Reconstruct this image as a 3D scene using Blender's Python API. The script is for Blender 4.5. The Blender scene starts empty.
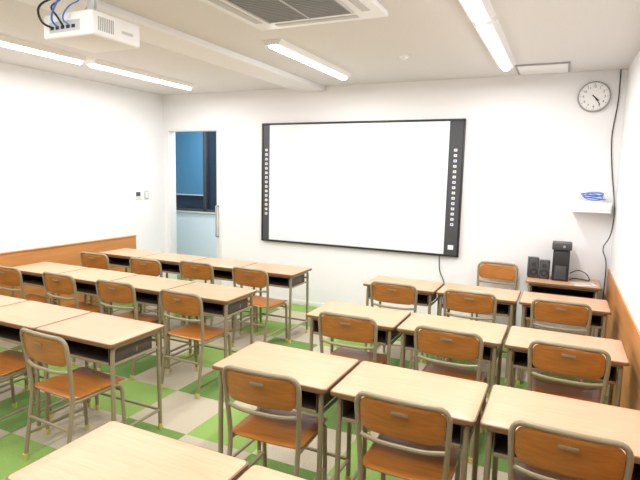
import bpy, bmesh, math, random
from mathutils import Vector, Matrix
random.seed(4)
scene = bpy.context.scene
scene.view_settings.view_transform = 'Standard'

# ------------------------------------------------------------ room numbers
D = 5.8; L = -5.2; R = 0.465; B = -1.6; H = 2.733; HC = 1.7

# ------------------------------------------------------------ materials
def mat(name, col, rough=0.5, metal=0.0, emit=None, es=0.0, noise=None, bump=None, spec=0.5, alpha=None):
    m = bpy.data.materials.new(name); m.use_nodes = True
    nt = m.node_tree; b = nt.nodes['Principled BSDF']
    b.inputs['Base Color'].default_value = (*col, 1)
    b.inputs['Roughness'].default_value = rough
    b.inputs['Metallic'].default_value = metal
    b.inputs['Specular IOR Level'].default_value = spec
    if emit:
        b.inputs['Emission Color'].default_value = (*emit, 1)
        b.inputs['Emission Strength'].default_value = es
    tc = nt.nodes.new('ShaderNodeTexCoord')
    if noise:
        sc, amt, stretch = noise
        mp = nt.nodes.new('ShaderNodeMapping'); mp.inputs['Scale'].default_value = stretch
        n = nt.nodes.new('ShaderNodeTexNoise'); n.inputs['Scale'].default_value = sc; n.inputs['Detail'].default_value = 4
        mr = nt.nodes.new('ShaderNodeMapRange'); mr.inputs['From Min'].default_value = 0.3; mr.inputs['From Max'].default_value = 0.7
        mr.inputs['To Min'].default_value = 1 - amt; mr.inputs['To Max'].default_value = 1 + amt
        mx = nt.nodes.new('ShaderNodeVectorMath'); mx.operation = 'SCALE'
        mx.inputs[0].default_value = col
        nt.links.new(tc.outputs['Object'], mp.inputs['Vector']); nt.links.new(mp.outputs[0], n.inputs['Vector'])
        nt.links.new(n.outputs['Fac'], mr.inputs['Value']); nt.links.new(mr.outputs[0], mx.inputs['Scale'])
        nt.links.new(mx.outputs[0], b.inputs['Base Color'])
    if bump:
        sc, st = bump
        n = nt.nodes.new('ShaderNodeTexNoise'); n.inputs['Scale'].default_value = sc; n.inputs['Detail'].default_value = 3
        bp = nt.nodes.new('ShaderNodeBump'); bp.inputs['Strength'].default_value = st; bp.inputs['Distance'].default_value = 0.003
        nt.links.new(tc.outputs['Object'], n.inputs['Vector']); nt.links.new(n.outputs['Fac'], bp.inputs['Height'])
        nt.links.new(bp.outputs[0], b.inputs['Normal'])
    return m

M_wall = mat('wall_paper', (0.86, 0.86, 0.87), 0.9, bump=(220, 0.25), spec=0.2)
M_ceil = mat('ceiling_board', (0.76, 0.755, 0.755), 0.95, noise=(90, 0.04, (1, 1, 1)), bump=(120, 0.5), spec=0.1)
M_trimw = mat('trim_white', (0.82, 0.82, 0.82), 0.5)
M_panel = mat('wood_panel', (0.56, 0.24, 0.07), 0.45, noise=(3.0, 0.12, (6, 0.6, 6)))
M_panel2 = mat('wood_cap', (0.62, 0.29, 0.10), 0.45)
M_top = mat('desk_top_maple', (0.585, 0.350, 0.212), 0.38, noise=(5.0, 0.10, (1.2, 26, 1)))
M_edge = mat('desk_edge', (0.22, 0.115, 0.055), 0.5)
M_seat = mat('chair_plywood', (0.43, 0.160, 0.032), 0.28, noise=(5.0, 0.16, (1.5, 12, 12)))
M_frame = mat('steel_greige', (0.30, 0.245, 0.15), 0.4)
M_tray = mat('tray_dark', (0.08, 0.06, 0.045), 0.5)
M_foot = mat('foot_cap_yellow', (0.62, 0.55, 0.16), 0.6)
M_label = mat('label_plate', (0.26, 0.20, 0.12), 0.5)
M_black = mat('black_plastic', (0.018, 0.018, 0.02), 0.4)
M_dgrey = mat('dark_grey', (0.06, 0.063, 0.07), 0.45)
M_grey = mat('mid_grey', (0.35, 0.35, 0.35), 0.5)
M_lgrey = mat('light_grey', (0.55, 0.55, 0.55), 0.5)
M_white = mat('white_plastic', (0.86, 0.86, 0.86), 0.4)
M_screen = mat('board_surface', (0.78, 0.835, 0.88), 0.4, spec=0.3)
M_blue = mat('blue_cable', (0.03, 0.16, 0.62), 0.4)
M_metal = mat('satin_metal', (0.55, 0.55, 0.55), 0.3, metal=0.9)
M_light = mat('led_diffuser', (0.9, 0.9, 0.9), 0.5, emit=(1.0, 0.99, 0.98), es=8)
M_lens = mat('lens', (0.02, 0.03, 0.05), 0.05)
M_blind = mat('blue_blind', (0.07, 0.22, 0.36), 0.6)
M_night = mat('window_dark', (0.02, 0.035, 0.06), 0.1)
M_corr = mat('corridor_wall', (0.76, 0.83, 0.88), 0.8)

def carpet():
    m = bpy.data.materials.new('carpet_tiles'); m.use_nodes = True
    nt = m.node_tree; N = nt.nodes; Lk = nt.links; b = N['Principled BSDF']
    b.inputs['Roughness'].default_value = 0.95; b.inputs['Specular IOR Level'].default_value = 0.1
    tc = N.new('ShaderNodeTexCoord'); sep = N.new('ShaderNodeSeparateXYZ'); Lk.new(tc.outputs['Object'], sep.inputs[0])
    def math_(op, a, bb=None):
        n = N.new('ShaderNodeMath'); n.operation = op
        for i, v in enumerate((a, bb)):
            if v is None: continue
            if isinstance(v, (int, float)): n.inputs[i].default_value = v
            else: Lk.new(v, n.inputs[i])
        return n.outputs[0]
    S = 0.5
    xs = math_('DIVIDE', math_('ADD', sep.outputs[0], 20.10), S); ys = math_('DIVIDE', math_('ADD', sep.outputs[1], 10.0), S)
    i = math_('FLOOR', xs); j = math_('FLOOR', ys)
    par = math_('MODULO', math_('ADD', i, j), 2.0)
    sh = math_('MODULO', i, 2.0)
    mixg = N.new('ShaderNodeMix'); mixg.data_type = 'RGBA'
    mixg.inputs['A'].default_value = (0.27, 0.42, 0.115, 1); mixg.inputs['B'].default_value = (0.165, 0.29, 0.085, 1)
    Lk.new(sh, mixg.inputs['Factor'])
    mix = N.new('ShaderNodeMix'); mix.data_type = 'RGBA'
    mix.inputs['A'].default_value = (0.52, 0.465, 0.355, 1); Lk.new(mixg.outputs['Result'], mix.inputs['B']); Lk.new(par, mix.inputs['Factor'])
    no = N.new('ShaderNodeTexNoise'); no.inputs['Scale'].default_value = 160; no.inputs['Detail'].default_value = 3
    Lk.new(tc.outputs['Object'], no.inputs['Vector'])
    mr = N.new('ShaderNodeMapRange'); mr.inputs['From Min'].default_value = .3; mr.inputs['From Max'].default_value = .7
    mr.inputs['To Min'].default_value = .82; mr.inputs['To Max'].default_value = 1.15; Lk.new(no.outputs['Fac'], mr.inputs['Value'])
    sc = N.new('ShaderNodeVectorMath'); sc.operation = 'SCALE'
    Lk.new(mix.outputs['Result'], sc.inputs[0]); Lk.new(mr.outputs[0], sc.inputs['Scale']); Lk.new(sc.outputs[0], b.inputs['Base Color'])
    bp = N.new('ShaderNodeBump'); bp.inputs['Strength'].default_value = .5; bp.inputs['Distance'].default_value = .004
    Lk.new(no.outputs['Fac'], bp.inputs['Height']); Lk.new(bp.outputs[0], b.inputs['Normal'])
    return m
M_carpet = carpet()

# ------------------------------------------------------------ mesh builder
class MB:
    def __init__(s): s.v = []; s.f = []; s.m = []; s.sm = []; s.mats = []
    def mi(s, m):
        if m not in s.mats: s.mats.append(m)
        return s.mats.index(m)
    def add(s, vs, fs, m, smooth=False):
        o = len(s.v); k = s.mi(m); s.v += [tuple(v) for v in vs]
        for f in fs: s.f.append([o + i for i in f]); s.m.append(k); s.sm.append(smooth)
    def box(s, x0, x1, y0, y1, z0, z1, m, r=0.0, seg=2, M=None):
        bm = bmesh.new(); bmesh.ops.create_cube(bm, size=1)
        for v in bm.verts:
            v.co = Vector(((x0+x1)/2 + v.co.x*(x1-x0), (y0+y1)/2 + v.co.y*(y1-y0), (z0+z1)/2 + v.co.z*(z1-z0)))
        if r > 0: bmesh.ops.bevel(bm, geom=bm.edges[:], offset=r, segments=seg, affect='EDGES', profile=0.5)
        if M: bmesh.ops.transform(bm, matrix=M, verts=bm.verts)
        bm.verts.index_update()
        s.add([v.co.copy() for v in bm.verts], [[v.index for v in f.verts] for f in bm.faces], m, r > 0.004)
        bm.free()
    def tube(s, pts, r, m, seg=8, fillet=0.0, closed=False):
        pts = [Vector(p) for p in pts]
        if fillet > 0 and len(pts) > 2:
            out = [pts[0]]
            for i in range(1, len(pts)-1):
                a, b, c = pts[i-1], pts[i], pts[i+1]
                d1 = min(fillet, (a-b).length*0.48); d2 = min(fillet, (c-b).length*0.48)
                p = b+(a-b).normalized()*d1; q = b+(c-b).normalized()*d2
                for k in range(6):
                    t = k/5; out.append(p*(1-t)**2 + b*2*t*(1-t) + q*t*t)
            out.append(pts[-1]); pts = out
        n = len(pts); vs = []; fs = []
        up = None
        for i, p in enumerate(pts):
            t = (pts[min(i+1, n-1)] - pts[max(i-1, 0)]).normalized()
            if up is None:
                up = Vector((0, 0, 1)) if abs(t.z) < .9 else Vector((1, 0, 0))
            a = (up - t*up.dot(t)).normalized(); b = t.cross(a); up = a
            for k in range(seg):
                an = 2*math.pi*k/seg; vs.append(p + a*math.cos(an)*r + b*math.sin(an)*r)
        for i in range(n-1):
            for k in range(seg):
                k2 = (k+1) % seg; fs.append([i*seg+k, i*seg+k2, (i+1)*seg+k2, (i+1)*seg+k])
        fs.append(list(range(seg))[::-1]); fs.append([(n-1)*seg+k for k in range(seg)])
        s.add(vs, fs, m, True)
    def cyl(s, c, axis, r, h, m, seg=32, r2=None):
        c = Vector(c); ax = Vector(axis).normalized(); u = ax.orthogonal().normalized(); w = ax.cross(u)
        r2 = r if r2 is None else r2; vs = []
        for (rr, hh) in ((r, 0), (r2, h)):
            for k in range(seg):
                an = 2*math.pi*k/seg; vs.append(c + ax*hh + u*math.cos(an)*rr + w*math.sin(an)*rr)
        fs = [[k, (k+1) % seg, seg+(k+1) % seg, seg+k] for k in range(seg)]
        fs += [list(range(seg))[::-1], [seg+k for k in range(seg)]]
        s.add(vs, fs, m, True)
    def plate(s, w, h, rad, t, fn, m, medge=None):
        """rounded-rect plate; fn maps (a,b,offset)->xyz ; a in -w/2..w/2"""
        out = []
        for (cx, cy, a0) in ((w/2-rad, h/2-rad, 0), (-w/2+rad, h/2-rad, 90), (-w/2+rad, -h/2+rad, 180), (w/2-rad, -h/2+rad, 270)):
            for k in range(6):
                an = math.radians(a0+90*k/5); out.append((cx+rad*math.cos(an), cy+rad*math.sin(an)))
        pts = []
        for i in range(len(out)):
            p = out[i]; q = out[(i+1) % len(out)]; pts.append(p)
            d = math.hypot(q[0]-p[0], q[1]-p[1]); k = int(d/0.04)
            for j in range(1, k): pts.append((p[0]+(q[0]-p[0])*j/k, p[1]+(q[1]-p[1])*j/k))
        n = len(pts)
        sA = 1-0.006/w*2; sB = 1-0.006/h*2
        vs = []
        def ring(sx, sy, off):
            i0 = len(vs)
            for p in pts: vs.append(fn(p[0]*sx, p[1]*sy, off))
            return i0
        top = [ring(1, 1, t/2-0.003), ring(sA, sB, t/2), ring(.75, .75, t/2), ring(.4, .4, t/2)]
        ct = len(vs); vs.append(fn(0, 0, t/2))
        bot = [ring(1, 1, -t/2+0.003), ring(sA, sB, -t/2), ring(.75, .75, -t/2), ring(.4, .4, -t/2)]
        cb = len(vs); vs.append(fn(0, 0, -t/2))
        ft = []; fb = []; fe = []
        for k in range(n):
            k2 = (k+1) % n
            fe.append([bot[0]+k, bot[0]+k2, top[0]+k2, top[0]+k])
            for i in range(3):
                (ft if i else fe).append([top[i]+k, top[i]+k2, top[i+1]+k2, top[i+1]+k])
                fb.append([bot[i]+k2, bot[i]+k, bot[i+1]+k, bot[i+1]+k2])
            ft.append([top[3]+k, top[3]+k2, ct]); fb.append([bot[3]+k2, bot[3]+k, cb])
        o = len(s.v); s.v += [tuple(v) for v in vs]
        for F, mm in ((ft, m), (fb, medge or m), (fe, medge or m)):
            kk = s.mi(mm)
            for f in F: s.f.append([o+i for i in f]); s.m.append(kk); s.sm.append(True)
    def mesh(s, name):
        me = bpy.data.meshes.new(name); me.from_pydata(s.v, [], s.f)
        for m in s.mats: me.materials.append(m)
        for i, p in enumerate(me.polygons): p.material_index = s.m[i]; p.use_smooth = s.sm[i]
        me.update()
        bm = bmesh.new(); bm.from_mesh(me); bmesh.ops.recalc_face_normals(bm, faces=bm.faces); bm.to_mesh(me); bm.free()
        try: me.set_sharp_from_angle(angle=math.radians(40))
        except Exception: pass
        return me
    def obj(s, name, loc=(0, 0, 0), rz=0.0):
        return place(name, s.mesh(name), loc, rz)
def place(name, me, loc=(0, 0, 0), rz=0.0):
    o = bpy.data.objects.new(name, me); scene.collection.objects.link(o)
    o.location = loc; o.rotation_euler = (0, 0, rz); return o

# ------------------------------------------------------------ room shell
T = 0.12
XC0 = -7.2; YC1 = 7.2
DX0, DX1, DZ = -5.12, -4.23, 2.25
b = MB(); b.box(L-T, R+T, B-T, D+T, -0.1, 0, M_carpet); b.obj('floor')
b = MB(); b.box(L-T, R+T, B-T, D+T, H, H+0.1, M_ceil); b.obj('ceiling')
b = MB(); b.box(L-T, L, B-T, D+T, 0, H, M_wall); b.obj('wall_left')
b = MB(); b.box(R, R+T, B-T, D+T, 0, H, M_wall); b.obj('wall_right')
b = MB(); b.box(L, R, B-T, B, 0, H, M_wall); b.obj('wall_back')
b = MB()
b.box(L, DX0-.001, D, D+T, 0, H, M_wall); b.box(DX1+.001, R, D, D+T, 0, H, M_wall); b.box(DX0-.001, DX1+.001, D, D+T, DZ+.001, H, M_wall)
b.obj('wall_front')
b = MB(); b.box(-3.03, -2.69, B, D, H-0.055, H, M_wall, 0.003); b.obj('trim_beam')
b = MB(); b.box(L, L+0.012, B, 5.21, 0, 0.80, M_panel); b.box(L, L+0.022, B, 5.212, 0.80, 0.815, M_panel2, 0.003); b.obj('trim_wainscot_left')
b = MB(); b.box(R-0.010, R, B, 5.795, 0, 0.80, M_panel); b.box(R-0.012, R, B, 5.797, 0.80, 0.815, M_panel2, 0.003); b.obj('trim_wainscot_right')
b = MB(); b.box(DX1+0.04, R-0.013, D-0.01, D, 0, 0.06, M_trimw, 0.003); b.obj('baseboard_front')
# door frame + sliding leaf + handle
b = MB(); g = 0.014
b.box(DX0-0.02, DX0+g, D-0.012, D+T+0.01, 0, DZ+0.02, M_trimw, 0.003)
b.box(DX1-g, DX1+0.02, D-0.012, D+T+0.01, 0, DZ+0.02, M_trimw, 0.003)
b.box(DX0, DX1, D-0.010, D+T+0.008, DZ-g, DZ+0.018, M_trimw, 0.003)
b.obj('door_frame')
b = MB()
b.box(DX1-0.075, DX1-g-0.001, D+0.02, D+0.055, 0.01, DZ-g, M_trimw, 0.004)
b.tube([(DX1-0.045, D+0.022, 1.22), (DX1-0.045, D-0.035, 1.22), (DX1-0.045, D-0.035, 0.80), (DX1-0.045, D+0.022, 0.80)], 0.013, M_grey, 10, 0.02)
b.obj('door_1')
# corridor
b = MB(); b.box(XC0, -3.6, D+T, YC1, -0.1, 0, M_carpet); b.obj('floor_corridor')
b = MB(); b.box(XC0, -3.6, D+T, YC1+T, H, H+0.1, M_ceil); b.obj('ceiling_corridor')
WZ0, WX0, WX1 = 0.96, -6.9, -5.27
b = MB()
b.box(XC0, -3.6, YC1, YC1+T, 0, WZ0, M_corr); b.box(XC0, WX0, YC1, YC1+T, WZ0, H, M_corr)
b.box(WX1, -3.6, YC1, YC1+T, WZ0, H, M_corr); b.box(WX0, WX1, YC1, YC1+T, 2.6, H, M_corr); b.obj('wall_corridor_far')
b = MB(); b.box(XC0-T, XC0, D+T, YC1+T, 0, H, M_corr); b.obj('wall_corridor_left')
b = MB(); b.box(-3.6, -3.6+T, D+T, YC1+T, 0, H, M_corr); b.obj('wall_corridor_right')
b = MB(); b.box(XC0, L-T, D, D+T, 0, H, M_corr); b.obj('wall_corridor_near')
b = MB()
y = YC1
b.box(WX0, WX1, y+0.06, y+0.07, WZ0, 2.6, M_night)
b.box(WX0, WX1, y-0.03, y+0.06, WZ0, WZ0+0.03, M_lgrey, 0.004)
b.box(WX0, WX1, y-0.01, y+0.06, WZ0+0.03, WZ0+0.07, M_dgrey, 0.004); b.box(WX0, WX1, y-0.01, y+0.06, 2.55, 2.6, M_dgrey, 0.004)
b.box(WX0, WX0+0.05, y-0.01, y+0.06, WZ0, 2.6, M_dgrey, 0.004)
b.box(WX1-0.06, WX1, y-0.01, y+0.06, WZ0+.03, 2.6, M_dgrey, 0.004)
b.box(-5.60, -5.54, y-0.01, y+0.06, WZ0+.03, 2.6, M_dgrey, 0.004)
b.box(WX0+0.05, -5.60, y+0.02, y+0.026, 1.27, 2.55, M_blind)
b.cyl((WX0+0.05, y+0.023, 1.27), (1, 0, 0), 0.012, 1.25, M_lgrey, 10)
b.obj('window_1')

# ------------------------------------------------------------ school desk
def build_desk():
    b = MB()
    b.plate(0.656, 0.45, 0.02, 0.022, lambda a, c, o: (a, c, 0.689+o), M_top, M_edge)
    b.box(-0.27, 0.27, -0.195, 0.15, 0.560, 0.566, M_tray)
    b.box(-0.273, -0.268, -0.195, 0.15, 0.560, 0.676, M_tray); b.box(0.268, 0.273, -0.195, 0.15, 0.560, 0.676, M_tray)
    b.box(-0.27, 0.27, 0.145, 0.15, 0.560, 0.676, M_tray)
    b.box(-0.27, 0.27, -0.20, -0.192, 0.556, 0.574, M_frame, 0.002)
    for sx in (-1, 1):
        x = sx*0.290
        b.tube([(x, -0.195, 0.02), (x, -0.185, 0.665), (x, 0.185, 0.665), (x, 0.195, 0.02)], 0.013, M_frame, 10, 0.035)
        b.tube([(x, -0.19, 0.13), (x, 0.19, 0.13)], 0.010, M_frame, 8)
        b.tube([(x, -0.188, 0.56), (x, 0.188, 0.56)], 0.009, M_frame, 8)
        for y in (-0.195, 0.195): b.cyl((x, y, 0), (0, 0, 1), 0.0155, 0.035, M_foot, 12)
        b.tube([(x+sx*0.008, -0.02, 0.60), (x+sx*0.024, -0.02, 0.60), (x+sx*0.024, -0.02, 0.63)], 0.003, M_metal, 6, 0.006)
    b.tube([(-0.29, 0.192, 0.13), (0.29, 0.192, 0.13)], 0.010, M_frame, 8)
    b.tube([(-0.29, 0.187, 0.60), (0.29, 0.187, 0.60)], 0.010, M_frame, 8)
    b.tube([(-0.29, -0.188, 0.665), (0.29, -0.188, 0.665)], 0.009, M_frame, 8)
    return b.mesh('school_desk')
def build_chair():
    b = MB(); W = 0.200
    def bow(x): return -0.036*(1-(x/W)**2)
    WB = 0.182   # spread at floor / seat
    pts = [(-WB, -0.225, 0.02), (-WB, -0.165, 0.40), (-WB-.006, -0.172, 0.52), (-W, -0.205, 0.782)]
    top = [(-W*.45, -0.228, 0.786), (W*.45, -0.228, 0.786)]
    pr = [(-p[0], p[1], p[2]) for p in pts[::-1]]
    b.tube(pts+top+pr, 0.012, M_frame, 10, 0.07)
    b.tube([(-W+.010, -0.178, 0.585), (-W*.5, -0.204, 0.578), (W*.5, -0.204, 0.578), (W-.010, -0.178, 0.585)], 0.010, M_frame, 8, 0.06)
    b.plate(0.366, 0.155, 0.045, 0.011, lambda a, c, o: (a, -0.190+bow(a)*0.85-(c)*0.13+o, 0.695+c), M_seat)
    b.box(-0.035, 0.035, -0.2385, -0.234, 0.727, 0.742, M_label, 0.001)
    for sx in (-1, 1):
        x = sx*WB
        b.tube([(x, 0.185, 0.02), (x, 0.165, 0.405), (x, -0.165, 0.405)], 0.012, M_frame, 10, 0.05)
        b.tube([(x, 0.178, 0.15), (x, -0.203, 0.15)], 0.009, M_frame, 8)
        b.cyl((x, 0.186, 0), (0, 0, 1), 0.0150, 0.035, M_foot, 12)
        b.cyl((x, -0.228, 0), (0, 0, 1), 0.0150, 0.035, M_foot, 12)
    b.tube([(-WB, -0.19, 0.25), (WB, -0.19, 0.25)], 0.009, M_frame, 8)
    b.tube([(-WB, 0.168, 0.36), (WB, 0.168, 0.36)], 0.009, M_frame, 8)
    b.tube([(-WB, -0.02, 0.405), (WB, -0.02, 0.405)], 0.008, M_frame, 8)
    b.plate(0.39, 0.37, 0.045, 0.012, lambda a, c, o: (a, c+0.02, 0.424+0.10*a*a*1.5-0.004-(0.012 if c > 0.15 else 0)*(c-0.15)/0.035+o), M_seat)
    return b.mesh('school_chair')
ME_desk = build_desk(); ME_chair = build_chair()
SP = 0.664
rows_right = [(4.38, -1.61), (3.19, -1.605), (2.09, -1.59), (0.975, -1.575)]; rows_left = [(4.38, -2.34), (3.22, -2.29), (2.07, -2.265)]
def rj(a): return random.uniform(-a, a)
for ry, x0 in rows_right:
    for i in range(3):
        place('school_desk', ME_desk, (x0+0.33+0.673*i, ry+0.225+rj(.004), 0), rj(.003))
for ry, x0 in rows_left:
    for i in range(4):
        place('school_desk', ME_desk, (x0-0.33-SP*i, ry+0.225+rj(.004), 0), rj(.003))
place('school_desk', ME_desk, (0.055, 5.53, 0), 0)
BK = 0.22
chairs = [(-1.24, 4.12, .0), (-.62, 4.13, .02), (.05, 4.15, -.02),
          (-1.22, 3.02, .02), (-.56, 3.02, -.02), (.095, 3.06, -.02),
          (-1.22, 1.94, .04), (-.535, 1.955, .0), (.09, 1.985, -.03),
          (-1.24, .80, 0), (-.58, .82, 0), (.07, .80, 0),
          (-2.62, 4.05, -.05), (-3.28, 4.06, .02), (-3.83, 3.94, .02), (-4.54, 3.93, 0),
          (-2.555, 2.98, -.03), (-3.25, 3.00, .03), (-3.89, 2.99, -.03), (-4.57, 2.97, 0),
          (-2.545, 1.84, -.06), (-3.23, 1.84, .03), (-3.93, 1.85, 0), (-4.6, 1.85, 0)]
for x, yb, rz in chairs:
    place('school_chair', ME_chair, (x+rj(.004), yb+BK, 0), rz)
place('school_chair', ME_chair, (-0.575, 5.49, 0), math.pi)

# ------------------------------------------------------------ interactive whiteboard
X0, X1, Z0, Z1 = -3.55, -1.005, 0.803, 2.310
b = MB(); yb = D-0.035
b.box(X0, X1, yb+0.004, D-0.001, Z0, Z1, M_black, 0.003)
for (a, c, e, f) in ((X0, X1, Z1-0.024, Z1), (X0, X1, Z0, Z0+0.024), (X0, X0+0.022, Z0, Z1), (X1-0.022, X1, Z0, Z1)):
    b.box(a, c, yb-0.008, yb+0.01, e, f, M_black, 0.004)
b.box(X0+0.02, X0+0.115, yb-0.001, yb+0.006, Z0+0.022, Z1-0.022, M_dgrey)
b.box(X1-0.165, X1-0.02, yb-0.001, yb+0.006, Z0+0.022, Z1-0.022, M_dgrey)
b.box(X0+0.115, X1-0.165, yb-0.001, yb+0.006, Z0+0.022, Z1-0.022, M_screen)
for side, xc in (('l', X0+0.070), ('r', X1-0.090)):
    for k in range(15):
        z = Z0+0.36+k*0.058
        b.box(xc-0.017, xc+0.017, yb-0.003, yb, z-0.014, z+0.014, M_white)
        b.box(xc-0.009, xc+0.009, yb-0.004, yb-0.002, z-0.007, z+0.007, M_grey if k % 4 else M_blue)
b.box(X1-0.12, X1-0.06, yb-0.003, yb, Z0+0.08, Z0+0.13, M_white)
b.obj('interactive_whiteboard')
b = MB(); b.tube([(-1.22, D-0.012, Z0), (-1.21, D-0.012, 0.62), (-1.15, D-0.014, 0.52), (-1.13, D-0.012, 0.3), (-1.13, D-0.012, 0.0625)], 0.005, M_black, 6, 0.08); b.obj('power_cable')

# ------------------------------------------------------------ clock
cx, cz = 0.197, 2.488
e = bpy.data.objects.new('wall_clock', None); scene.collection.objects.link(e); e.location = (cx, D, cz)
def child(o, p):
    o.parent = p; return o
b = MB(); b.cyl((0, 0, 0), (0, -1, 0), 0.146, 0.028, M_grey, 48, 0.140); b.cyl((0, -0.028, 0), (0, -1, 0), 0.131, 0.003, M_white, 48)
n = 48; ring = [(0.138*math.cos(2*math.pi*k/n), -0.030, 0.138*math.sin(2*math.pi*k/n)) for k in range(n+1)]
b.tube(ring, 0.007, M_grey, 8)
child(b.obj('case'), e)
b = MB()
for k in range(60):
    an = 2*math.pi*k/60; Mx = Matrix.Rotation(an, 4, 'Y'); l = 0.012 if k % 5 == 0 else 0.005; w = 0.0018 if k % 5 == 0 else 0.0006
    b.box(-w, w, -0.0325, -0.0305, 0.124-l, 0.124, M_black, M=Mx)
for an, l, w in ((132, 0.060, 0.005), (144, 0.095, 0.0035)):
    b.box(-w, w, -0.036, -0.034, -0.02, l, M_black, M=Matrix.Rotation(math.radians(an), 4, 'Y'))
b.cyl((0, -0.031, 0), (0, -1, 0), 0.006, 0.008, M_black, 12)
child(b.obj('hands_and_ticks'), e)
for k in range(1, 13):
    c = bpy.data.curves.new('numeral', 'FONT'); c.body = str(k); c.size = 0.032; c.align_x = 'CENTER'; c.align_y = 'CENTER'; c.materials.append(M_black)
    o = bpy.data.objects.new('numeral', c); scene.collection.objects.link(o); o.parent = e
    an = 2*math.pi*k/12; o.location = (0.094*math.sin(an), -0.0325, 0.094*math.cos(an)); o.rotation_euler = (math.pi/2, 0, 0)

# ------------------------------------------------------------ router shelf + cables
b = MB()
sx0, sx1 = 0.085, 0.42
b.box(sx0, sx1, D-0.20, D-0.001, 1.375, 1.39, M_white, 0.003)
b.box(sx0, sx1, D-0.20, D-0.188, 1.39, 1.475, M_white, 0.003)
b.box(sx0, sx0+.01, D-0.19, D-0.001, 1.39, 1.475, M_white, 0.002); b.box(sx1-.01, sx1, D-0.19, D-0.001, 1.39, 1.475, M_white, 0.002)
b.obj('wall_shelf')
b = MB(); b.box(0.12, 0.34, D-0.16, D-0.04, 1.391, 1.485, M_white, 0.006); b.box(0.14, 0.27, D-0.162, D-0.159, 1.44, 1.45, M_black)
b.tube([(0.13, D-0.05, 1.48), (0.13, D-0.04, 1.58)], 0.004, M_white, 8); b.obj('network_router')
b = MB(); pts = []
for k in range(130):
    t = k/129; an = t*2*math.pi*4.4
    pts.append((0.26+(0.088+.012*math.sin(9*t))*math.cos(an)+0.012*math.sin(5*t), D-0.10+0.055*math.sin(an), 1.4905+0.022*(1+math.sin(an*0.5+0.6+2*t))+0.03*t*(1+math.sin(an))))
b.tube(pts, 0.004, M_blue, 6); b.obj('ethernet_cable')
b = MB(); b.tube([(R-0.06, D-0.008, H), (R-0.055, D-0.008, 2.45), (R-0.09, D-0.008, 2.1), (R-0.06, D-0.008, 1.8), (R-0.015, D-0.02, 1.5), (R-0.015, D-0.21, 1.35), (R-0.03, D-0.21, 1.15), (R-0.09, D-0.05, 1.02), (R-0.03, D-0.03, 0.9), (R-0.035, D-0.03, 0.3), (R-0.035, D-0.03, 0.0)], 0.005, M_black, 6, 0.12); b.obj('cable')

# ------------------------------------------------------------ speakers etc on the front desk (top z=.70)
def speaker(name, x, y, w, d, h, cones, rz=0.0):
    b = MB(); b.box(-w/2, w/2, -d/2, d/2, 0, h, M_black, 0.006)
    b.box(-w/2+.006, w/2-.006, -d/2-.004, -d/2+.002, .008, h-.008, M_dgrey, 0.002)
    for cz_, r in cones:
        b.cyl((0, -d/2-.004, cz_), (0, -1, 0), r, 0.004, M_black, 24, r*0.92); b.cyl((0, -d/2-.0082, cz_), (0, -1, 0), r*.55, 0.001, M_dgrey, 24)
    b.obj(name, (x, y, 0.7005), rz)
speaker('desktop_speaker', -0.225, 5.58, 0.10, 0.11, 0.20, [(0.06, 0.034), (0.14, 0.019)], 0.15)
speaker('desktop_speaker', -0.118, 5.57, 0.095, 0.11, 0.18, [(0.06, 0.034), (0.13, 0.019)])
b = MB(); b.box(-0.075, 0.075, -0.12, 0.12, 0, 0.29, M_black, 0.006)
b.box(-0.05, 0.05, -0.124, -0.118, 0.02, 0.15, M_dgrey, 0.002)
b.box(-0.088, 0.088, -0.12, 0.10, 0.305, 0.37, M_dgrey, 0.006); b.box(-0.055, 0.055, -0.1, 0.1, 0.285, 0.31, M_black)
b.cyl((0.02, -0.12, 0.34), (0, -1, 0), 0.012, 0.006, M_metal, 16); b.obj('subwoofer_amplifier', (0.025, 5.60, 0.7005))
b = MB(); b.box(-0.10, 0.10, -0.07, 0.07, 0, 0.006, M_white, 0.002); b.box(-0.10, 0.06, -0.05, 0.05, 0.006, 0.012, M_lgrey); b.obj('paper_stack', (0.24, 5.42, 0.7005), 0.3)
b = MB(); b.tube([(0.112, 5.57, .706), (0.15, 5.62, .72), (0.25, 5.64, .706), (0.30, 5.60, .706), (0.26, 5.62, .78), (0.18, 5.66, .80), (0.112, 5.64, .76)], 0.005, M_black, 6, 0.04); b.obj('audio_cable')

# ------------------------------------------------------------ wall controls (left wall)
b = MB(); b.box(0, 0.012, -0.06, 0.06, -0.06, 0.06, M_white, 0.004); b.box(0.012, 0.014, -0.04, 0.04, -0.015, 0.042, M_dgrey)
for k in range(3): b.box(0.012, 0.015, -0.035+k*.026, -0.018+k*.026, -0.042, -0.03, M_lgrey)
b.obj('air_conditioner_controller', (L, 5.27, 1.35))
b = MB(); b.box(0, 0.010, -0.036, 0.036, -0.06, 0.06, M_lgrey, 0.003)
for k in range(3): b.box(0.010, 0.013, -0.02, 0.02, -0.04+k*.028, -0.018+k*.028, M_white, 0.001)
b.obj('light_switch', (L, 5.43, 1.35))

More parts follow.
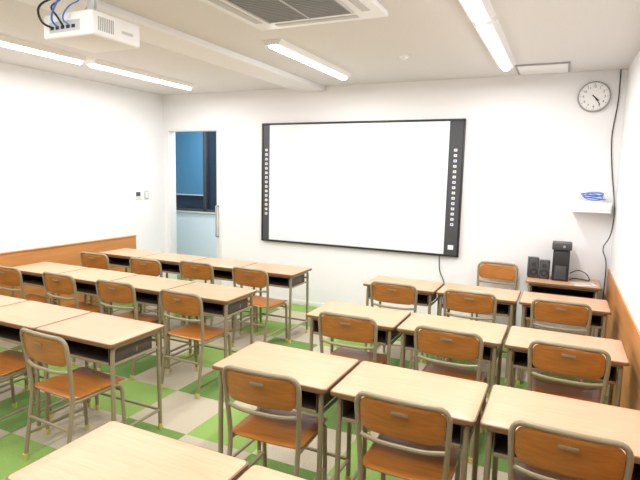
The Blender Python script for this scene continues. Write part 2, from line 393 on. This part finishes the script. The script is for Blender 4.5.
# ------------------------------------------------------------ ceiling fixtures
POW = 28
def fixture(x, y0, y1, power=POW):
    e = bpy.data.objects.new('ceiling_light_fixture', None); scene.collection.objects.link(e); e.location = (x, (y0+y1)/2, H)
    l = (y1-y0)/2
    b = MB()
    vs = [(-.085, -l, 0), (.085, -l, 0), (.06, -l, -.04), (-.06, -l, -.04), (-.085, l, 0), (.085, l, 0), (.06, l, -.04), (-.06, l, -.04)]
    b.add(vs, [[0, 1, 2, 3], [4, 5, 6, 7], [0, 1, 5, 4], [1, 2, 6, 5], [2, 3, 7, 6], [3, 0, 4, 7]], M_white)
    child(b.obj('base'), e)
    b = MB(); n = 8; vs = []
    for yy in (-l+.01, l-.01):
        for k in range(n+1):
            an = math.pi*k/n; vs.append((.036*math.cos(an), yy, -.0402-.028*math.sin(an)))
    fs = [[k, k+1, n+2+k, n+1+k] for k in range(n)] + [list(range(n+1)), list(range(n+1, 2*n+2))]
    b.add(vs, fs, M_light, True); child(b.obj('diffuser'), e)
    ld = bpy.data.lights.new('lamp', 'AREA'); ld.shape = 'RECTANGLE'; ld.size = 0.05; ld.size_y = 2*l-.04; ld.energy = power; ld.color = (1.0, 0.99, 0.98)
    o = bpy.data.objects.new('lamp', ld); scene.collection.objects.link(o); o.parent = e; o.location = (0, 0, -0.072)
for x in (-4.22, -0.565):
    fixture(x, 3.70, 5.18); fixture(x, 2.10, 3.60); fixture(x, 0.5, 2.0)
fixture(-2.17, 3.66, 5.15); fixture(-2.17, 0.1, 1.5)
ld = bpy.data.lights.new('corridor_fill', 'AREA'); ld.size = .4; ld.energy = 38; ld.color = (.9, .95, 1)  # added cool fill light, no fixture; brightens wall and blind beyond the doorway
o = bpy.data.objects.new('corridor_fill', ld); scene.collection.objects.link(o); o.location = (-5.0, 6.5, H-.03)

# ------------------------------------------------------------ AC cassette
b = MB(); cx, cy, s = -1.57, 2.83, 0.475
b.box(cx-s, cx+s, cy-s, cy+s, H-0.035, H, M_white, 0.008)
g = 0.30
b.box(cx-g, cx+g, cy-g, cy+g, H-0.040, H-0.034, M_dgrey)
for k in range(22):
    yy = cy-g+0.014+k*(2*g-0.028)/21; b.box(cx-g, cx+g, yy-0.005, yy+0.005, H-0.046, H-0.039, M_grey)
for k in range(3):
    xx = cx-g+2*g*(k)/2; b.box(xx-0.006, xx+0.006, cy-g, cy+g, H-0.048, H-0.038, M_lgrey)
for sx, sy in ((1, 0), (-1, 0), (0, 1), (0, -1)):
    if sx: b.box(cx+sx*0.385-0.028, cx+sx*0.385+0.028, cy-g, cy+g, H-0.039, H-0.034, M_lgrey, 0.002)
    else: b.box(cx-g, cx+g, cy+sy*0.385-0.028, cy+sy*0.385+0.028, H-0.039, H-0.034, M_lgrey, 0.002)
b.obj('ceiling_air_conditioner')
b = MB(); b.box(-0.50, -0.03, 5.26, 5.70, H-0.014, H, M_grey, 0.003); b.box(-0.48, -0.05, 5.28, 5.68, H-0.018, H-0.012, M_white, .003); b.obj('trim_ceiling_hatch')
b = MB(); b.cyl((-1.35, 4.55, H), (0, 0, -1), 0.05, 0.012, M_white, 24, 0.045); b.cyl((-1.35, 4.55, H-.012), (0, 0, -1), 0.028, 0.02, M_white, 24, 0.02); b.obj('smoke_detector')

# ------------------------------------------------------------ projector
b = MB(); PW, PL, PH = 0.37, 0.34, 0.13
b.box(-PW/2, PW/2, -PL/2, PL/2, 0, PH, M_white, 0.016, 3)
for k in range(9): b.box(PW/2-0.001, PW/2+0.001, -PL/2+.04+k*.012, -PL/2+.046+k*.012, .03, PH-.03, M_grey)
b.box(PW/2-0.001, PW/2+0.0015, 0.03, 0.11, .05, .065, M_lgrey)
b.box(-.13, .10, -PL/2-.001, -PL/2+.002, .03, .085, M_lgrey)
for k in range(5): b.box(-.12+k*.04, -.095+k*.04, -PL/2-.003, -PL/2, .045, .062, M_black)
b.cyl((0.06, PL/2-.005, .065), (0, 1, 0), 0.042, 0.03, M_black, 24); b.cyl((0.06, PL/2+.025, .065), (0, 1, 0), 0.034, 0.002, M_lens, 24)
b.box(-.08, .08, -.08, .08, PH, PH+.012, M_white, .002)
top = H-2.38
b.cyl((0, 0, PH+.01), (0, 0, 1), .025, top-PH-.02, M_white, 20); b.box(-.10, .10, -.10, .10, top-.02, top, M_white, .003)
for sx in (-1, 1): b.tube([(sx*.06, -.05, PH+.01), (sx*.03, 0, PH+.07), (sx*.02, 0, PH+.12)], .006, M_lgrey, 8, .02)
b.tube([(-.10, -PL/2-.003, .055), (-.12, -PL/2-.06, .07), (-.16, -PL/2-.05, .17), (-.07, -.12, .24), (-.03, -.06, top-.02)], .006, M_black, 6, .07)
b.tube([(-.06, -PL/2-.003, .055), (-.05, -PL/2-.06, .08), (-.02, -PL/2-.03, .19), (-.05, -.10, .26), (-.03, -.04, top-.02)], .005, M_blue, 6, .07)
b.tube([(-.02, -PL/2-.003, .055), (-.02, -PL/2-.04, .10), (-.10, -PL/2-.02, .16), (-.13, -.10, .22), (-.02, -.06, top-.02)], .005, M_black, 6, .07)
b.tube([(.03, -PL/2-.003, .055), (.02, -PL/2-.05, .08), (.06, -PL/2-.03, .15), (.03, -.10, .20), (-.0, -.05, top-.02)], .004, M_blue, 6, .07)
b.obj('ceiling_projector', (-2.43, 2.16, 2.38))

# ------------------------------------------------------------ world + camera
w = bpy.data.worlds.new('world'); scene.world = w; w.use_nodes = True
w.node_tree.nodes['Background'].inputs[0].default_value = (.5, .6, .75, 1); w.node_tree.nodes['Background'].inputs[1].default_value = 0.3
cam = bpy.data.cameras.new('camera'); co = bpy.data.objects.new('camera', cam); scene.collection.objects.link(co)
f = Vector((-0.4204, .898, -.1291)).normalized(); x = Vector((.904, .4264, .0211)); x = (x-f*x.dot(f)).normalized(); u = x.cross(f)
m = Matrix((x, u, -f)).transposed().to_4x4(); m.translation = Vector((0, 0, HC)); co.matrix_world = m
cam.sensor_width = 36; cam.lens = 516/640*36; cam.clip_start = 0.05
scene.camera = co
